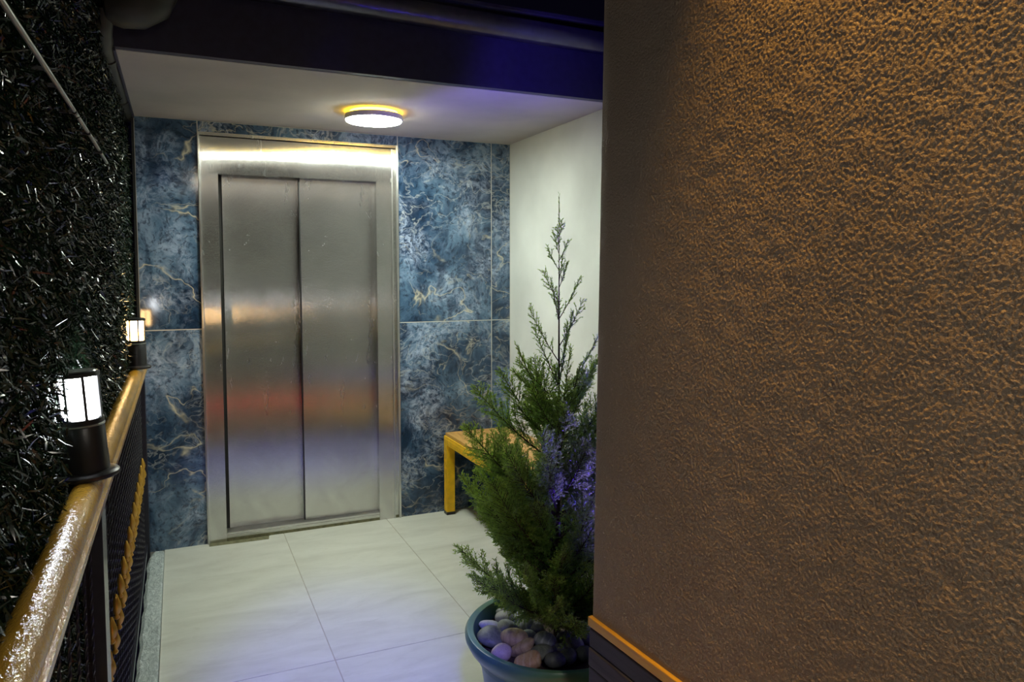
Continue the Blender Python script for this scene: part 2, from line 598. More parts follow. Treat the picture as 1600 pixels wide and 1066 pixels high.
# trowelled spray coat: real relief on the face, so the grazing light casts its shadows
def band_noise(nr, nc, step, wl, seed, aniso=1.0):
    r = np.random.default_rng(seed).normal(0, 1, (nr, nc))
    fy = np.fft.fftfreq(nr, step)[:, None]; fx = np.fft.fftfreq(nc, step)[None, :] * aniso
    fr = np.hypot(fx, fy); f0 = 1 / wl
    g = np.exp(-((np.log(np.maximum(fr, 1e-6) / f0)) ** 2) / (2 * .42 ** 2))
    h = np.fft.ifft2(np.fft.fft2(r) * g).real
    return h / h.std()
ST_ = .0022
NSC, NZC = int(1.15 / ST_), int(1.62 / ST_)
hh = .55 * band_noise(NZC, NSC, ST_, .0075, 1, .8) + .50 * band_noise(NZC, NSC, ST_, .0125, 2, .8) + .28 * band_noise(NZC, NSC, ST_, .0055, 3) + .35 * band_noise(NZC, NSC, ST_, .07, 4)
hh = np.tanh(hh * .8) * .00105 + .0014
iz, ix = np.mgrid[0:NZC, 0:NSC]
edge = np.clip(np.minimum.reduce([ix * .5, NSC - 1 - ix, iz, NZC - 1 - iz]) / 6.0, 0, 1)
hh = hh * edge + .0001
ss = ix * ST_; zz_ = NZ + .004 + iz * ST_
lean = .013 * (zz_ - 1.3)
VX = .905 + lean - math.sin(A) * ss - math.cos(A) * hh
VY = 1.51 - math.cos(A) * ss + math.sin(A) * hh
Vw = np.stack([VX, VY, zz_], -1).reshape(-1, 3)
q0 = (iz[:-1, :-1] * NSC + ix[:-1, :-1]).ravel()
Qw = np.stack([q0, q0 + NSC, q0 + NSC + 1, q0 + 1], 1)
coat_me = bpy.data.meshes.new('plaster_coat')
coat_me.vertices.add(len(Vw)); coat_me.vertices.foreach_set('co', Vw.astype(np.float32).ravel())
coat_me.loops.add(Qw.size); coat_me.loops.foreach_set('vertex_index', Qw.ravel().astype(np.int32))
coat_me.polygons.add(len(Qw)); coat_me.polygons.foreach_set('loop_start', (np.arange(len(Qw)) * 4).astype(np.int32))
coat_me.polygons.foreach_set('use_smooth', np.ones(len(Qw), bool))
coat_me.update(calc_edges=True)
coat = link_mesh('plaster_coat', coat_me, M['rough_plaster'], near_wall)
coat['kind'] = 'stuff'
wall_block('gold_strip', -.006, 2.9, .011, NZ - .019, NZ + .004, M['gold_trim'], near_wall, .02, .002)
zz = NZ - .022
k = 0
while zz > .03:
    hgt = .048
    wall_block('cladding_board', -.004, 2.9, .008 + (.002 if k % 2 else 0), max(.0, zz - hgt), zz - .002, M['cladding'], near_wall, .016, .004)
    zz -= hgt; k += 1

# fascia, gutter and its outlet
roof = empty('roof_gutter', (0, 3.11, CZ))
tag(roof, 'dark metal gutter with deep fascia along the canopy edge', 'gutter')
def rp(name, bm, m):
    o = obj(name, bm, m)
    o.parent = roof
    o.matrix_parent_inverse = Matrix.Translation((0, -3.11, -CZ))
    return o
bm = bmesh.new(); add_box(bm, WX0 - .02, 2.2, 3.072, 3.11, CZ + .001, 2.66); rp('fascia', bm, M['fascia'])
bm = bmesh.new()
prof = []
NS = 14
for i in range(NS + 1):
    a = PI * i / NS
    prof.append((3.005 - .066 * math.cos(PI - a) * 1.0, 2.60 - .075 * math.sin(a)))
prof = [(3.072 - (p[0] - 2.939), p[1]) for p in prof]
rim = [(prof[-1][0] - .008, prof[-1][1] + .004), (prof[-1][0] - .006, prof[-1][1] + .014), (prof[-1][0] + .006, prof[-1][1] + .014)]
prof = prof + rim
cols = []
for xx, dz in ((-.05, .012), (.6, .006), (1.3, -.004), (2.2, -.016)):
    cols.append([bm.verts.new((xx, y, z + dz)) for y, z in prof])
for c0, c1 in zip(cols, cols[1:]):
    for i in range(len(prof) - 1):
        bm.faces.new((c0[i], c0[i + 1], c1[i + 1], c1[i]))
bmesh.ops.solidify(bm, geom=bm.faces[:], thickness=.003)
bmesh.ops.recalc_face_normals(bm, faces=bm.faces)
o = rp('gutter_trough', bm, M['gutter']); shade_auto(o, .9)
bm = bmesh.new(); add_box(bm, -.05, 2.2, 2.925, 2.945, 2.618, 2.632); rp('gutter_lip', bm, M['gutter'])
# rounded outlet elbow at the left end
bm = bmesh.new()
add_tube(bm, [(-.02, 2.985, 2.60), (-.035, 2.985, 2.53), (-.065, 2.985, 2.475), (-.11, 2.985, 2.447), (-.16, 2.985, 2.44), (-.205, 2.985, 2.437), (-.214, 2.985, 2.436)], [.060, .072, .080, .080, .074, .060, .04], 20)
bmesh.ops.recalc_face_normals(bm, faces=bm.faces)
o = rp('gutter_outlet', bm, M['pipe']); shade_auto(o)
tube_o = tube('drain_pipe', [(-.213, 2.985, 2.42), (-.218, 2.99, 2.375), (-.222, 3.02, 2.345), (-.224, 3.09, 2.333), (-.224, 3.6, 2.333), (-.224, 4.45, 2.335)], .034, M['pipe'], None, 16)
tag(tube_o, 'black plastic drain pipe running along the canopy side', 'pipe')
ring_me = None
for y in (3.25, 4.0):
    bm = bmesh.new(); add_tube(bm, [(0, -.012, 0), (0, .012, 0)], .040, 16)
    o = obj('pipe_clip', bm, M['pipe'], tube_o, (-.224, y, 2.333)); shade_auto(o)
tk = box('soffit_edge_strip', WX0 - .004, WX0 + .004, 3.08, BY, CZ - .012, CZ + .25, M['fascia'])
structure(tk, 'thin dark edge strip along the soffit side', 'trim'); tk.name = 'trim_2'

# ================================================================== LIFT
lift = empty('elevator', ((EX0 + EX1) / 2, BY, 0))
tag(lift, 'brushed stainless steel lift entrance with two sliding door panels', 'elevator')
def lp(name, x0, x1, y0, y1, z0, z1, m, bevel=.0015, parent=None):
    cx, cy, cz = (x0 + x1) / 2, (y0 + y1) / 2, (z0 + z1) / 2
    bm = bmesh.new(); add_box(bm, x0 - cx, x1 - cx, y0 - cy, y1 - cy, z0 - cz, z1 - cz)
    o = obj(name, bm, m, lift, (cx - lift.location.x, cy - lift.location.y, cz), bevel=bevel)
    return o
DX0, DX1, DZ = .212, 1.083, 2.043
lp('jamb', EX0 + .008, DX0, BY - .004, BY + .09, 0, DZ, M['steel'])
lp('jamb', DX1, EX1 - .04, BY - .004, BY + .09, .0, DZ, M['steel'])
# slightly bulged header (thin folded sheet)
bm = bmesh.new()
HX0, HX1 = EX0 + .008, EX1 - .04
nx, nz = 26, 12
gridv = []
for iz in range(nz + 1):
    row = []
    for ix in range(nx + 1):
        u = ix / nx; v = iz / nz
        bulge = -.0035 * math.sin(PI * u) * math.sin(PI * v) - .0012 * math.sin(2.2 * PI * u + .7) * math.sin(PI * v)
        row.append(bm.verts.new((HX0 + (HX1 - HX0) * u - lift.location.x, -.004 + bulge, DZ + (EZ - .022 - DZ) * v)))
    gridv.append(row)
for a, b in zip(gridv, gridv[1:]):
    for i in range(nx):
        bm.faces.new((a[i], a[i + 1], b[i + 1], b[i]))
bot = [bm.verts.new((v.co.x, .09, v.co.z)) for v in gridv[0]]
top = [bm.verts.new((v.co.x, .09, v.co.z)) for v in gridv[-1]]
for i in range(nx):
    bm.faces.new((gridv[0][i + 1], gridv[0][i], bot[i], bot[i + 1]))
    bm.faces.new((gridv[-1][i], gridv[-1][i + 1], top[i + 1], top[i]))
bmesh.ops.recalc_face_normals(bm, faces=bm.faces)
hd = obj('header', bm, M['steel'], lift); shade_auto(hd, .5)
lp('outer_trim', EX0, EX0 + .008, BY - .012, BY + .09, 0, EZ, M['steel_trim'])
lp('outer_trim', EX1 - .012, EX1, BY - .012, BY + .09, 0, EZ, M['steel_trim'])
lp('top_trim', EX0 + .008, EX1 - .012, BY - .010, BY + .09, EZ - .016, EZ, M['steel'])
lp('side_return', EX1 - .040, EX1 - .034, BY - .008, BY + .09, 0, EZ - .022, M['steel_trim'])
lp('side_infill', EX1 - .034, EX1 - .012, BY + .002, BY + .09, 0, EZ - .022, M['steel'])
# door leaves (two-speed, left leaf further back)
d1 = lp('door_leaf', DX0 + .022, .672, BY + .078, BY + .105, .048, DZ + .03, M['steel'], .002)
d2 = lp('door_leaf', .650, DX1 + .03, BY + .046, BY + .073, .048, DZ + .03, M['steel'], .002)
d1['label'] = 'rear left door leaf'; d2['label'] = 'front right door leaf'
lp('door_edge_strip', .6445, .650, BY + .044, BY + .074, .048, DZ + .03, M['black_metal'], 0)  # black strip paints in the dark reflection on the leaf's steel edge
lp('shadow_gap', DX0 - .001, DX0 + .024, BY + .084, BY + .1, .02, DZ + .03, M['dark_gap'], 0)  # near-black strip stands in for the shade between jamb and leaf
lp('sill', DX0, DX1, BY + .002, BY + .12, .016, .046, M['steel_trim'], .002)
lp('sill_groove', DX0, DX1, BY - .0005, BY + .05, .032, .036, M['steel'], 0)
lp('shaft_backing', EX0 + .01, EX1 - .012, BY + .12, BY + .16, 0, EZ, M['dark_gap'], 0)
lp('kick_gap', EX0 + .004, EX1 - .004, BY - .001, BY + .06, -.004, .016, M['dirt_mortar'], 0)

# ================================================================== CEILING LAMP
cl = empty('ceiling_lamp', (.928, 3.765, CZ))
tag(cl, 'round white flush ceiling lamp with amber back glow', 'lamp')
lathe('lamp_body', [(.112, -.014), (.143, -.018), (.146, -.034), (.144, -.044), (.139, -.046)], M['lamp_white'], cl, n=56)
lathe('diffuser', [(.139, -.0465), (.137, -.050), (.10, -.053), (.05, -.054)], M['diffuser'], cl, n=56, cap0=False)
lathe('back_ring', [(.112, -.001), (.120, -.0015), (.120, -.0125), (.112, -.0135)], M['amber'], cl, n=48, cap0=False, cap1=False)

# ================================================================== HEDGE WALL (artificial grass)
hb = box('wall_left', -.36, -.30, .55, BY + .35, -.6, 3.2, M['grass_back'])
structure(hb, 'dark backing wall of the artificial hedge', 'wall')
def blades(n, y0, y1, z0, z1, seed):
    r = np.random.default_rng(seed)
    y = y0 + (y1 - y0) * r.random(n)
    z = z0 + (z1 - z0) * r.random(n)
    x = -.296 + .078 * r.random(n) ** .8
    base = np.stack([x, y, z], 1)
    d = np.stack([np.abs(r.normal(.28, .30, n)) + .03, r.normal(0, .55, n), r.normal(-.40, .65, n)], 1)
    d /= np.linalg.norm(d, axis=1, keepdims=True)
    L = r.uniform(.018, .042, n)
    lim = np.clip(-.204 + r.normal(0, .006, n) - x, .008, .2)
    L = np.minimum(L, lim / np.maximum(d[:, 0], .05))
    lim = np.where((np.abs(y - 1.835) < .13) & (z > 1.02) & (z < 1.36), np.minimum(lim, np.clip(-.236 - x, .004, 1)), lim)
    lim = np.where((z > 2.18) & (y > 2.7), np.minimum(lim, np.clip(-.246 - x, .004, 1)), lim)
    L = np.minimum(L, lim / np.maximum(d[:, 0], .05))
    side = np.cross(d, r.normal(0, 1, (n, 3)))
    side /= np.linalg.norm(side, axis=1, keepdims=True)
    nrm = np.cross(d, side)
    wd = r.uniform(.0012, .0026, n)[:, None]
    bend = (r.normal(0, .30, n) * L)[:, None]
    Lc = L[:, None]
    mid = base + d * Lc * .55 + nrm * bend * .35
    tip = base + d * Lc + nrm * bend
    V = np.stack([base - side * wd * .7, base + side * wd * .7, mid + side * wd, mid - side * wd, tip], 1).reshape(-1, 3)
    i = np.arange(n)[:, None] * 5
    faces = np.concatenate([i + np.array([[0, 1, 2, 3]])], 0)
    tris = i + np.array([[3, 2, 4]])
    return V, faces, tris
def np_mesh(name, V, quads, tris):
    me = bpy.data.meshes.new(name)
    nv, nq, nt = len(V), len(quads), len(tris)
    me.vertices.add(nv); me.vertices.foreach_set('co', V.astype(np.float32).ravel())
    loops = np.concatenate([quads.ravel(), tris.ravel()]).astype(np.int32)
    me.loops.add(len(loops)); me.loops.foreach_set('vertex_index', loops)
    me.polygons.add(nq + nt)
    st = np.concatenate([np.arange(nq) * 4, nq * 4 + np.arange(nt) * 3]).astype(np.int32)
    me.polygons.foreach_set('loop_start', st)
    me.update(calc_edges=True)
    return me
V, q, t_ = blades(190000, .9, BY + .25, -.1, 2.95, 5)
hedge = link_mesh('artificial_hedge', np_mesh('artificial_hedge', V, q, t_), M['grass'])
tag(hedge, 'dark glossy artificial hedge covering the left wall', 'hedge', kind='stuff')

# conduit pipe pinned over the hedge
cp = tube('conduit_pipe', [(-.2, 1.08, 1.862), (-.2, 1.4, 1.864), (-.201, 1.92, 1.868)], .0042, M['lamp_white'], None, 10)
cp.data.materials[0] = simple('grey_conduit', (.20, .23, .20), .35)
cp2 = tube('conduit_end', [(-.202, 1.96, 1.869), (-.204, 2.4, 1.873), (-.208, 2.85, 1.876)], .0044, cp.data.materials[0], cp, 10)
tag(cp, 'thin grey conduit pipe pinned across the hedge top', 'pipe')
for y in (1.55, 1.68, 1.94, 2.22, 2.55):
    bm = bmesh.new(); add_tube(bm, [(0, -.006, 0), (0, .006, 0)], .0058, 8)
    add_box(bm, -.03, 0, -.004, .004, -.003, .003)
    obj('pipe_clip', bm, M['black_metal'], cp, (-.202, y, 1.868))

# ================================================================== RAILING
RX, RZ = -.192, 1.034
rail = empty('railing', (RX, 2.6, 0))
tag(rail, 'black railing with hammered gold handrail and twisted balusters', 'railing')
def tor(o):
    o.parent = rail
    o.matrix_parent_inverse = Matrix.Translation((-RX, -2.6, 0))
    return o
bm = bmesh.new()
R0 = .030
ny = 60
prof = []
for i in range(15):
    a = math.radians(-25 + 230 * i / 14)
    prof.append((R0 * math.cos(a), R0 * math.sin(a) * .95))
prof += [(-.030, -.020), (-.030, -.030), (.034, -.030), (.034, -.017), (.030, -.0145)]
prv = None
for j in range(ny + 1):
    y = .72 + (4.30 - .72) * j / ny
    row = [bm.verts.new((RX + x, y, RZ + z)) for x, z in prof]
    if prv:
        for k in range(len(prof)):
            bm.faces.new((prv[k], prv[(k + 1) % len(prof)], row[(k + 1) % len(prof)], row[k]))
    else:
        bm.faces.new(row)
    prv = row
bm.faces.new(list(reversed(prv)))
bmesh.ops.recalc_face_normals(bm, faces=bm.faces)
hr = tor(obj('handrail', bm, M['hammered'])); shade_auto(hr, .6)
hr['label'] = 'hammered gold handrail'
tor(box('bottom_rail', RX - .012, RX + .012, .72, 4.34, .075, .100, M['black_gloss'], bevel=.002))
tor(box('under_rail', RX - .016, RX + .016, .72, 4.30, RZ - .044, RZ - .0305, M['black_gloss'], bevel=.001))
for y in (.80, 1.93, 4.27):
    tor(box('post', RX - .018, RX + .020, y - .045, y + .045, -.05, RZ - .044, M['black_gloss'], bevel=.003))
# twisted baluster
bm = bmesh.new()
NSEG = 64
z0, z1 = .10, RZ - .044
prv = None
for i in range(NSEG + 1):
    z = z0 + (z1 - z0) * i / NSEG
    a0 = 2 * PI * 8.0 * i / NSEG
    row = [bm.verts.new((.0034 * math.cos(a0 + k * PI / 2), .0034 * math.sin(a0 + k * PI / 2), z)) for k in range(4)]
    if prv:
        for k in range(4):
            bm.faces.new((prv[k], prv[(k + 1) % 4], row[(k + 1) % 4], row[k]))
    prv = row
bal_me = bpy.data.meshes.new('baluster'); bm.normal_update(); bm.to_mesh(bal_me); bm.free()
# gold leaf collar: a bud of four leaves with a bead below
bm = bmesh.new()
add_lathe(bm, [(.004, -.040), (.0095, -.036), (.0105, -.031), (.008, -.027), (.0065, -.024), (.011, -.014), (.0145, 0), (.0125, .014), (.008, .030), (.003, .046)], 10)
for v in bm.verts:
    a = math.atan2(v.co.y, v.co.x)
    if v.co.z > -.024:
        s = 1 + .28 * math.cos(4 * a)
        v.co.x *= s; v.co.y *= s
col_me = bpy.data.meshes.new('gold_collar'); bm.normal_update(); bm.to_mesh(col_me); bm.free()
for p in col_me.polygons: p.use_smooth = True
y = 1.237
k = 0
while y < 4.28:
    if min(abs(y - p) for p in (1.93, 4.27)) > .055:
        b = tor(link_mesh('baluster', bal_me, M['black_gloss']))
        b.location = (RX, y, 0)
        c = link_mesh('gold_collar', col_me, M['gold'], b)
        c.location = (.004, 0, .540 if k % 2 else .475)
        c.scale = (.78, .70, .88)
    y += .078 if y > 2.0 else .117
    k += 1

# ================================================================== LANTERNS
def lantern(loc, tilt, glow, label, cap_white):
    e = empty('rail_lantern', loc, tilt)
    tag(e, label, 'lantern', 'lanterns standing on the handrail')
    lathe('base_flange', [(.060, 0), (.062, .003), (.062, .009), (.058, .013), (.050, .016)], M['black_metal'], e, n=40)
    lathe('body', [(.0445, .014), (.043, .05), (.0415, .112), (.040, .114)], M['black_metal'], e, n=40)
    lathe('ring', [(.0405, .1135), (.043, .115), (.043, .118), (.040, .1195)], M['steel_trim'], e, n=40)
    lathe('collar', [(.040, .119), (.042, .120), (.042, .130), (.039, .132)], M['black_metal'], e, n=40)
    lathe('diffuser', [(.0375, .131), (.0375, .222), (.036, .223)], glow, e, n=40)
    bm = bmesh.new()
    for i in range(7):
        a = 2 * PI * i / 7 + .45
        pass
    bm.free()
    for i in range(7):
        a = 2 * PI * i / 7 + .53
        bm = bmesh.new()
        add_box(bm, -.0028, .0032, -.0030, .0030, .128, .224)
        o = obj('bar', bm, M['black_metal'], e)
        o.location = (.0395 * math.cos(a), .0395 * math.sin(a), 0)
        o.rotation_euler = (0, 0, a)
    lathe('top_ring', [(.038, .222), (.0425, .222), (.0425, .230), (.040, .232)], M['black_metal'], e, n=40)
    lathe('cap', [(.039, .2315), (.036, .2345), (.015, .236)], M['steel_trim'] if cap_white else M['black_metal'], e, n=40)
    return e
lantern((RX + .002, 1.835, RZ + .029), (0, math.radians(-3.5), 0), M['lantern_white'], 'nearest black lantern with cool white glass on the handrail', True)
lantern((RX + .006, 3.83, RZ + .029), (0, 0, 0), M['lantern_warm'], 'far black lantern glowing warm beside the blue marble', False)

# ================================================================== BENCH
BX0, BX1, BYN, BYF, BZ = 1.487, 1.945, 2.05, 4.33, .492
bench = empty('bench', ((BX0 + BX1) / 2, (BYN + BYF) / 2, 0))
tag(bench, 'yellow metal framed bench with wooden slat seat behind the conifer', 'bench')
bc = bench.location
def bp(name, x0, x1, y0, y1, z0, z1, m, bevel=.003):
    cx, cy, cz = (x0 + x1) / 2, (y0 + y1) / 2, (z0 + z1) / 2
    bm = bmesh.new(); add_box(bm, x0 - cx, x1 - cx, y0 - cy, y1 - cy, z0 - cz, z1 - cz)
    return obj(name, bm, m, bench, (cx - bc.x, cy - bc.y, cz), bevel=bevel)
TB = .052
for (x, y) in ((BX0, BYF - TB), (BX1 - TB, BYF - TB), (BX0, BYN), (BX1 - TB, BYN)):
    leg = bp('leg', x, x + TB, y, y + TB, .018, BZ - TB, M['yellow'])
    fo = bp('foot', x - .002, x + TB + .002, y - .002, y + TB + .002, 0, .018, M['black_metal'], .002)
    # raised chequer studs on the two faces one can see
    for face in (0, 1):
        bm = bmesh.new()
        nz = 16
        for i in range(nz):
            for s in ((.010,) if i % 2 else (.026, .042)):
                zc = .034 + i * .0255 - BZ / 2 + .017
                if face == 0:
                    c = Vector((-TB / 2 - .0006, -TB / 2 + s, zc)); mt = Matrix.Translation(c) @ Matrix.Rotation(.8 if i % 2 else -.8, 4, 'X')
                    add_box(bm, -.0012, .0012, -.0022, .0022, -.008, .008, mt)
                else:
                    c = Vector((-TB / 2 + s, -TB / 2 - .0006, zc)); mt = Matrix.Translation(c) @ Matrix.Rotation(.8 if i % 2 else -.8, 4, 'Y')
                    add_box(bm, -.0022, .0022, -.0012, .0012, -.008, .008, mt)
        st = obj('tread_studs', bm, M['yellow'], leg); st['kind'] = 'stuff'
for x in (BX0, BX1 - TB):
    rl = bp('side_rail', x, x + TB, BYN, BYF, BZ - TB, BZ, M['yellow'])
    bm = bmesh.new()
    L = BYF - BYN
    n = int(L / .026)
    for i in range(n):
        for q in (0, 1):
            yc = -L / 2 + .02 + i * .026 + q * .013
            c = Vector((-TB / 2 - .0006, yc, -.012 + q * .022)); mt = Matrix.Translation(c) @ Matrix.Rotation(.8 if q else -.8, 4, 'X')
            add_box(bm, -.0012, .0012, -.008, .008, -.0022, .0022, mt)
    st = obj('tread_studs', bm, M['yellow'], rl); st['kind'] = 'stuff'
for y in (BYN, BYF - TB):
    bp('end_rail', BX0 + TB, BX1 - TB, y, y + TB, BZ - TB, BZ, M['yellow'])
ns = 4
sw = (BX1 - BX0 - 2 * TB + .09) / ns
for i in range(ns):
    x0 = BX0 + .008 + i * (BX1 - BX0 - .016) / ns
    bp('seat_slat', x0, x0 + (BX1 - BX0 - .016) / ns - .006, BYN + .006, BYF - .006, BZ + .0005, BZ + .019, M['bench_wood'], .003)

# ================================================================== POT, STONES, CONIFER
PX, PY = 1.045, 1.985
RIMZ = .412
pot = empty('plant_pot', (PX, PY, 0))
tag(pot, 'round dark green plastic planter with a wide rolled rim', 'plant pot')
lathe('pot_shell', [(.185, 0), (.190, .012), (.235, .31), (.240, .33), (.252, RIMZ - .062), (.270, RIMZ - .048), (.282, RIMZ - .025), (.283, RIMZ - .012), (.276, RIMZ - .002), (.266, RIMZ), (.257, RIMZ - .004), (.250, RIMZ - .02), (.243, RIMZ - .09), (.05, RIMZ - .10)], M['pot'], pot, n=72)
# soil, uneven
bm = bmesh.new()
rings = []
for i in range(11):
    r = .2425 * i / 10
    n = 36
    rings.append([bm.verts.new((r * math.cos(2 * PI * k / n), r * math.sin(2 * PI * k / n), RIMZ - .046 + random.uniform(-.005, .005) + .012 * (1 - i / 10))) for k in range(n)] if i else [bm.verts.new((0, 0, RIMZ - .032))])
for k in range(36):
    bm.faces.new((rings[0][0], rings[1][k], rings[1][(k + 1) % 36]))
for a, b in zip(rings[1:], rings[2:]):
    for k in range(36):
        bm.faces.new((a[k], b[k], b[(k + 1) % 36], a[(k + 1) % 36]))
so = obj('soil', bm, M['soil'], pot, smooth=True)

def mat_stone(name, c1, c2, scale, vein=None):
    t = NT(name)
    v = t.coords('Object')
    n = t.noise(v, scale, 6, .65, 1.5)
    c = t.ramp(n, [(.3, c1), (.7, c2)])
    sp = t.noise(v, 260, 2)
    c = t.mix(t.math('MULTIPLY', t.ramp(sp, [(.55, (0, 0, 0)), (.7, (1, 1, 1))]), .35), c, tuple(x * .45 for x in c1))
    if vein:
        wv = t.new('ShaderNodeTexWave'); t.link(v, wv.inputs['Vector']); wv.inputs['Scale'].default_value = 14; wv.inputs['Distortion'].default_value = 6; wv.inputs['Detail'].default_value = 3
        c = t.mix(t.math('MULTIPLY', t.ramp(wv.outputs['Fac'], [(.75, (0, 0, 0)), (.95, (1, 1, 1))]), .4), c, vein)
    t.bump(n, .2, .004)
    return t.base(c, .5, 0, .4)
ST = {
    'pale': mat_stone('pale_pebble', (.34, .34, .34), (.50, .50, .49), 25),
    'mid': mat_stone('grey_pebble', (.21, .225, .22), (.32, .335, .32), 25),
    'dark': mat_stone('dark_pebble', (.085, .095, .095), (.15, .165, .16), 25),
    'green': mat_stone('green_grey_pebble', (.11, .125, .085), (.23, .25, .17), 30),
    'tan': mat_stone('tan_pebble', (.38, .28, .14), (.55, .43, .25), 18, (.24, .16, .08)),
    'pink': mat_stone('pinkish_pebble', (.50, .40, .33), (.62, .52, .45), 20),
    'rust': mat_stone('rusty_rock', (.42, .25, .10), (.62, .44, .24), 16, (.62, .52, .36)),
    'lined': mat_stone('lined_pebble', (.17, .195, .18), (.27, .30, .27), 25, (.50, .53, .50)),
    'lilac': mat_stone('white_pebble', (.48, .47, .50), (.60, .60, .62), 22),
}
def pebble_mesh(name, w, d, h, seed, angular=False):
    r = np.random.default_rng(seed)
    bm = bmesh.new()
    bmesh.ops.create_icosphere(bm, subdivisions=3, radius=1)
    ks = r.normal(0, 1, (5, 3)); ph = r.random(5) * 6
    cuts = [(Vector(r.normal(0, 1, 3)).normalized(), r.uniform(.62, .82)) for _ in range(7)] if angular else []
    for v in bm.verts:
        p = v.co.copy()
        f = 1 + .045 * sum(math.sin(1.6 * p.dot(Vector(ks[i])) + ph[i]) for i in range(5))
        q = p * f
        for nrm, dd in cuts:
            e = q.dot(nrm) - dd
            if e > 0: q -= nrm * e
        v.co = Vector((q.x * w / 2, q.y * d / 2, q.z * h / 2))
    me = bpy.data.meshes.new(name); bm.normal_update(); bm.to_mesh(me); bm.free()
    for p in me.polygons: p.use_smooth = True
    return me
# (zoomed pixel x, y, width, height in that view; kind; lift; label)
Z7 = .2625
stones = [
    (325, 600, 112, 60, 'pale', 0, 'smooth pale grey pebble touching the planter rim at far left', -5),
    (410, 552, 105, 68, 'pale', .004, 'pale oval pebble behind the mid grey one, back left of planter', 10),
    (427, 607, 105, 78, 'mid', .004, 'mid grey round pebble above the tan swirled stone', 0),
    (505, 553, 92, 70, 'lined', .002, 'light streaked pebble at the planter back under the branches', 20),
    (540, 592, 110, 80, 'lined', 0, 'dark streaked pebble half hidden beside the trunk', 15),
    (335, 668, 148, 110, 'green', .004, 'largest dark green grey pebble at the left of the planter', -12),
    (477, 672, 142, 100, 'tan', .008, 'tan pebble with brown swirl bands in the pile', 5),
    (391, 763, 106, 92, 'pink', .004, 'round pinkish white pebble near the front left rim', 0),
    (516, 735, 140, 80, 'tan', .0, 'elongated tan grey pebble between pinkish and dark pebbles', 28),
    (545, 818, 165, 100, 'rust', .002, 'angular rusty brown rock at the front of the planter', 10),
    (635, 762, 122, 84, 'green', .004, 'dull olive grey pebble behind the rusty rock', 0),
    (660, 690, 124, 100, 'lined', .008, 'grey pebble with pale lines in front of the trunk', -15),
    (765, 680, 82, 92, 'dark', .002, 'small upright dark pebble right of the lined pebble', 0),
    (712, 806, 106, 92, 'dark', .006, 'dark slate pebble with blue glint at front rim', -8),
    (797, 783, 100, 84, 'dark', .004, 'dark pebble with blue glint, right of the slate pebble', 8),
    (836, 712, 102, 86, 'mid', .004, 'grey oval pebble in the right half of the planter', -10),
    (888, 768, 96, 84, 'dark', .004, 'rightmost dark pebble beside the plastered wall corner', 0),
    (906, 665, 78, 86, 'pale', .004, 'pale blue lit pebble next to the plastered wall', 0),
    (900, 608, 70, 56, 'lilac', .002, 'white pebble lit violet at right behind the trunk', -20),
    (845, 620, 80, 60, 'pale', 0, 'pale pebble lit violet just right of the trunk', 10),
    (395, 520, 62, 42, 'mid', 0, 'small grey pebble against the back rim under leaves', 0),
    (560, 655, 80, 60, 'green', -.004, 'small olive pebble tucked left of the lined pebble', 0),
    (600, 610, 80, 60, 'mid', -.002, 'grey pebble at the foot of the conifer, left side', 0),
    (455, 540, 60, 44, 'dark', -.002, 'small dark pebble wedged at the planter back', 0),
    (700, 745, 60, 50, 'dark', -.006, 'small dark pebble wedged under the lined pebble', 0),
    (740, 735, 80, 56, 'mid', -.004, 'grey pebble wedged between dark pebbles at centre', 0),
]
for i, (zx, zy, zw, zh, kind, lift_z, label, rot) in enumerate(stones):
    px, py = 680 + zx * Z7, 820 + zy * Z7
    zc = RIMZ - .020 + lift_z
    p = on_plane(px, py, zc)
    dist = (p - Vector((0, 0, CAM_H))).length
    wm = zw * Z7 / F_PX * dist * 1.06
    hm = zh * Z7 / F_PX * dist * 1.08
    # keep the stone inside the pot
    v = Vector((p.x - PX, p.y - PY)); mx = .243 - wm * .46
    if v.length > mx:
        v = v.normalized() * mx
    me = pebble_mesh('pebble', wm, min(wm, hm * 1.25), hm * .86, 100 + i, kind == 'rust')
    o = link_mesh('pebble', me, ST[kind])
    o.location = (PX + v.x, PY + v.y, zc)
    o.rotation_euler = (math.radians(random.uniform(-10, 10)), math.radians(-rot), -YAW + random.uniform(-.15, .15))
    tag(o, label, 'pebble', 'pebbles in the planter')

# ---- conifer
TREE_TOP = 1.735
tree = empty('conifer', (PX, PY, RIMZ - .05))
tag(tree, 'feathery young conifer with a thin leading shoot in a planter', 'conifer')
def trunk_at(z):
    t = (z - .36) / (TREE_TOP - .36)
    return Vector((PX + .006 * math.sin(3.1 * t + .4) + .010 * t, PY + .006 * math.sin(2.3 * t), z))
TO = Vector((PX, PY, RIMZ - .05))
tb = bmesh.new()
zs = [.34 + (TREE_TOP - .34) * i / 24 for i in range(25)]
add_tube(tb, [trunk_at(z) - TO for z in zs], [max(.0010, .0105 * max(0.0, 1 - (z - .34) / (TREE_TOP - .34)) ** 1.15) for z in zs], 9)
bmesh.ops.recalc_face_normals(tb, faces=tb.faces)
obj('trunk', tb, M['bark'], tree, smooth=True)

ENV = [(.46, .17), (.50, .22), (.576, .295), (.655, .275), (.77, .265), (.97, .285), (1.085, .285), (1.22, .185), (1.36, .10), (1.5, .062), (1.62, .03), (1.735, .004)]
def env(z):
    return float(np.interp(z, [e[0] for e in ENV], [e[1] for e in ENV]))

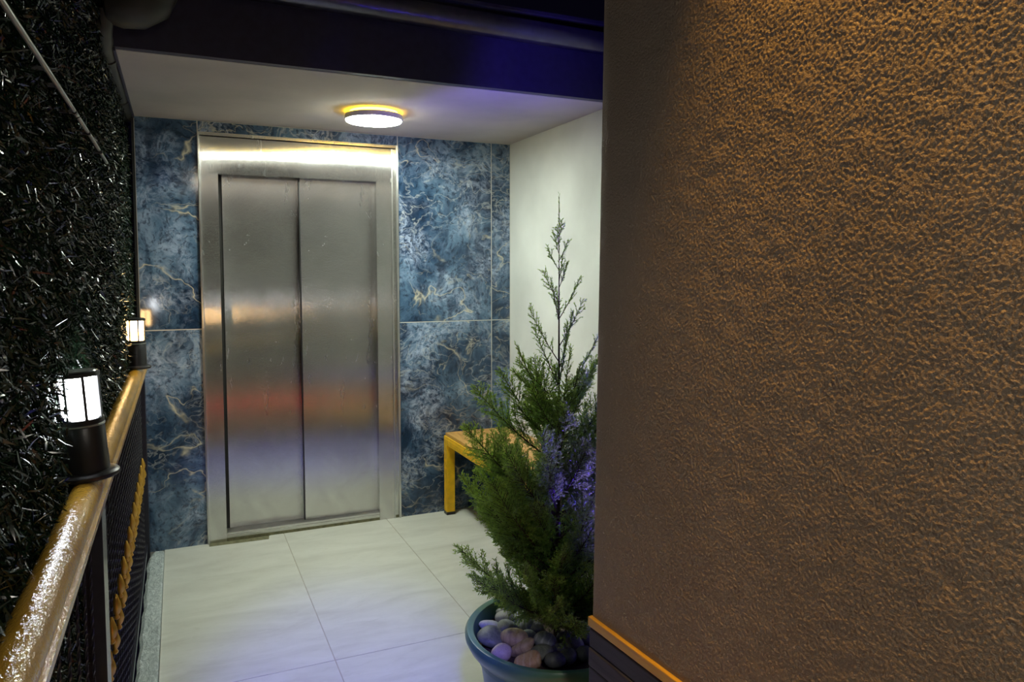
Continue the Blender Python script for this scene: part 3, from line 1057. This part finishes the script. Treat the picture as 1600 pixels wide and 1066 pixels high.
class Spray:
    """collects twigs (3-sided tubes) and needles of one branch"""
    def __init__(s):
        s.V = []; s.T = []; s.mat = []; s.tip = []
    def twig(s, pts, r0, r1):
        base = len(s.V); n = 3
        for i, p in enumerate(pts):
            d = (pts[min(i + 1, len(pts) - 1)] - pts[max(i - 1, 0)]).normalized()
            a = d.orthogonal().normalized(); b = d.cross(a)
            r = r0 + (r1 - r0) * i / (len(pts) - 1)
            for k in range(n):
                s.V.append(p + a * (r * math.cos(2.094 * k)) + b * (r * math.sin(2.094 * k))); s.tip.append(0)
        for i in range(len(pts) - 1):
            for k in range(n):
                a0 = base + i * n + k; a1 = base + i * n + (k + 1) % n
                s.T.append((a0, a1, a1 + n)); s.T.append((a0, a1 + n, a0 + n)); s.mat += [0, 0]
    def needle(s, p, d, L, wd, tip):
        a = d.cross(Vector((random.gauss(0, 1), random.gauss(0, 1), random.gauss(0, 1)))).normalized()
        b = len(s.V)
        m = p + d * (L * .45)
        s.V += [p, m + a * wd, m - a * wd, p + d * L]
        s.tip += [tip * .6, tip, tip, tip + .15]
        s.T += [(b, b + 1, b + 2), (b + 1, b + 3, b + 2)]; s.mat += [1, 1]
    def build(s, parent):
        me = bpy.data.meshes.new('branch')
        me.from_pydata([v - TO for v in s.V], [], s.T)
        me.materials.append(M['bark']); me.materials.append(M['needles'])
        me.polygons.foreach_set('material_index', s.mat)
        at = me.attributes.new('tip', 'FLOAT', 'POINT'); at.data.foreach_set('value', s.tip)
        me.update()
        o = bpy.data.objects.new('branch', me); COL.objects.link(o); o.parent = parent
        return o

def rand_cone(d, ang):
    a = d.orthogonal().normalized(); b = d.cross(a)
    ph = random.uniform(0, 2 * PI)
    return (d * math.cos(ang) + (a * math.cos(ph) + b * math.sin(ph)) * math.sin(ang)).normalized()

def needles_along(sp, p0, p1, spacing, L, tip0, tip1):
    d = (p1 - p0); ln = d.length
    if ln < 1e-4: return
    d.normalize()
    n = max(1, int(ln / spacing))
    for i in range(n):
        t = (i + random.random()) / n
        sp.needle(p0 + d * (ln * t), rand_cone(d, random.uniform(.35, .75)), L * random.uniform(.7, 1.2), random.uniform(.0010, .0016), tip0 + (tip1 - tip0) * t)

NLOW, NTOP = 112, 20
for i in range(NLOW + NTOP):
    az = i * 2.39996 + random.uniform(-.25, .25)
    if i < NLOW:
        u = (i + .5) / NLOW
        zt = .47 + (1.25 - .47) * u
        R = env(zt) * random.choice((.5, .75, .95, 1.05, 1.14))
        slope = .95 if zt > .62 else .5
        zb = max(.43, zt - R * slope * random.uniform(.85, 1.15))
    else:
        u = (i - NLOW + .5) / NTOP
        zt = 1.24 + (1.68 - 1.24) * u
        R = env(zt) * random.uniform(.75, 1.2)
        zb = zt - max(.06, R * 1.7)
    top = i >= NLOW
    b0 = trunk_at(zb)
    out = Vector((math.cos(az), math.sin(az), 0))
    tipp = trunk_at(zt); tipp = Vector((tipp.x, tipp.y, zt)) + out * R
    # keep off the plaster wall's end
    if tipp.y < 1.56: tipp.y = 1.56
    ctrl = b0.lerp(tipp, .55) + Vector((0, 0, -.10 * R)) + out * (.06 * R)
    L = (tipp - b0).length
    nseg = max(5, int(L / .03))
    pts = [(b0 * ((1 - t) ** 2) + ctrl * (2 * t * (1 - t)) + tipp * (t * t)) for t in [k / nseg for k in range(nseg + 1)]]
    sp = Spray()
    sp.twig(pts, .0006 + .0085 * L, .0005)
    for k in range(nseg):
        t = (k + .5) / nseg
        if t > .35:
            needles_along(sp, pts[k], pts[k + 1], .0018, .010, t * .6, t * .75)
    # secondary twigs
    n2 = max(5, int(L / (.0125 if top else .0085)))
    plane_n = rand_cone(Vector((0, 0, 1)), .7)
    for k in range(n2):
        t = .14 + .84 * (k + random.random() * .6) / n2
        f = t * nseg; a = min(int(f), nseg - 1)
        p = pts[a].lerp(pts[a + 1], f - a)
        d = (pts[a + 1] - pts[a]).normalized()
        sd = d.cross(plane_n).normalized() * (1 if k % 2 else -1)
        sd = (sd + Vector((random.gauss(0, .35), random.gauss(0, .35), random.gauss(0, .35)))).normalized()
        d2 = (d * math.cos(.72) + sd * math.sin(.72) + Vector((0, 0, .18))).normalized()
        L2 = (.012 + .40 * L * (1 - t) ** .8 * min(1, t * 2.4)) * random.uniform(.6, 1.1)
        L2 = min(L2, .030 if top else .115)
        e = p + d2 * L2 + Vector((0, 0, .06 * L2))
        sp.twig([p, p.lerp(e, .5), e], .0011, .0004)
        sh = .25 + .7 * t
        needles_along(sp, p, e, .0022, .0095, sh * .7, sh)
        # tertiary
        n3 = 0 if top else int(L2 / .0070)
        for q in range(n3):
            tt = .2 + .75 * (q + random.random() * .5) / max(1, n3)
            pp = p.lerp(e, tt)
            d3 = rand_cone(d2, random.uniform(.5, .8))
            L3 = (.008 + .30 * L2 * (1 - tt)) * random.uniform(.7, 1.2)
            ee = pp + d3 * L3
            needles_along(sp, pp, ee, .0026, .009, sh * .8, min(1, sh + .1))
    sp.build(tree)
# leading shoot
sp = Spray()
top0 = trunk_at(1.56)
for k in range(60):
    z = 1.50 + (TREE_TOP + .012 - 1.50) * k / 60
    sp.needle(trunk_at(z), rand_cone(Vector((0, 0, 1)), random.uniform(.2, .5)), .012, .0011, .5)
sh = sp.build(tree); sh.name = 'leading_shoot'; sh.data.name = 'leading_shoot'

# ================================================================== LAMPS OUTSIDE THE FRAME, AND AN ADDED FILL LAMP
def spot(name, parent, loc, target, power, col, size, blend, radius):
    d = bpy.data.lights.new(name, 'SPOT')
    d.energy = power; d.color = col; d.spot_size = math.radians(size); d.spot_blend = blend; d.shadow_soft_size = radius
    o = bpy.data.objects.new(name, d); COL.objects.link(o)
    o.location = loc
    o.rotation_euler = (Vector(target) - Vector(loc)).to_track_quat('-Z', 'Y').to_euler()
    if parent is not None:
        o.parent = parent
        o.matrix_parent_inverse = parent.matrix_basis.inverted()
    return o
# warm down-light on the plastered wall
p = nw(.72, .17, 3.35)
sc = empty('wall_sconce', p)
tag(sc, 'small black cylinder wall sconce shining down the plaster', 'sconce')
lathe('sconce_body', [(.040, 0), (.042, .004), (.042, .15), (.038, .155)], M['black_metal'], sc, n=32, cap0=False)
lathe('sconce_lens', [(.036, .012), (.034, .010)], M['warm_lens'], sc, n=32)
bm = bmesh.new(); add_box(bm, .036, .20, -.02, .02, .05, .11); obj('bracket', bm, M['black_metal'], sc)
tp = nw(.70, .03, .9)
spot('sconce_light', sc, (p[0], p[1], p[2] - .004), tp, SCONCE_W, (1.0, .49, .085), 40, 1.0, .015)

def flood(loc, target, power, label, size, mount):
    e = empty('blue_floodlight', loc)
    tag(e, label, 'floodlight', 'blue floodlights of the forecourt')
    d = (Vector(target) - Vector(loc)).normalized()
    rot = d.to_track_quat('-Z', 'Y')
    def put(o):
        o.rotation_mode = 'QUATERNION'; o.rotation_quaternion = rot; return o
    bm = bmesh.new(); add_box(bm, -.05, .05, -.035, .035, .002, .03); put(obj('housing', bm, M['black_metal'], e, bevel=.004))
    bm = bmesh.new(); add_box(bm, -.042, .042, -.028, .028, -.001, .0018); put(obj('lens', bm, M['blue_lens'] if mount == 'spike' else M['blue_lens_dim'], e))
    bm = bmesh.new()
    if mount == 'spike':
        add_box(bm, -.008, .008, -.008, .008, -loc[2], 0)
    else:
        add_box(bm, -.01, .01, -.01, .01, 0, 2.62 - loc[2])
    obj('bracket', bm, M['black_metal'], e)
    spot('blue_light', e, Vector(loc) + d * .006, target, power, (.09, .04, 1.0) if mount == 'spike' else (.07, .06, 1.0), size, .8, .03 if mount == 'spike' else .12)
flood((1.37, 1.70, .52), (1.12, 2.02, 1.14), BLUE_TREE_W, 'blue spike floodlight standing beside the planter', 80, 'spike')
flood((-.12, -.62, 2.56), (.50, 2.58, .0), BLUE_FLOOR_W, 'blue floodlight under the added soffit behind the viewpoint', 18, 'ceiling')
# red step light set on the paving just before the viewpoint
rs = empty('step_light', (.66, .55, 0))
tag(rs, 'slim red step light on the paving below the viewpoint', 'step light')
bm = bmesh.new(); add_box(bm, -.27, .27, -.015, .03, 0, .18); obj('housing', bm, M['black_metal'], rs, bevel=.004)
bm = bmesh.new(); add_box(bm, -.25, .25, .0295, .0325, .10, .15); obj('lens', bm, emitter('red_led_lens', (1.0, .04, .07), 9.0), rs)

# added fill light behind the camera: unseen slab carrying a copied round lamp
ps = structure(box('ceiling_added', -.25, 2.1, -1.7, -.45, 2.62, 2.75, M['ceiling']), 'added soffit slab for the fill lamp behind the viewpoint', 'ceiling')
pl = empty('ceiling_lamp', (.35, -.95, 2.62))
tag(pl, 'added round white fill lamp behind the viewpoint', 'lamp')
for ch in cl.children:
    c = ch.copy(); COL.objects.link(c); c.parent = pl
    if ch.name.startswith('diffuser'):
        c.data = ch.data.copy(); c.data.materials[0] = glow_plastic('fill_lamp_diffuser', (1.0, .93, .82), FILL_LAMP)
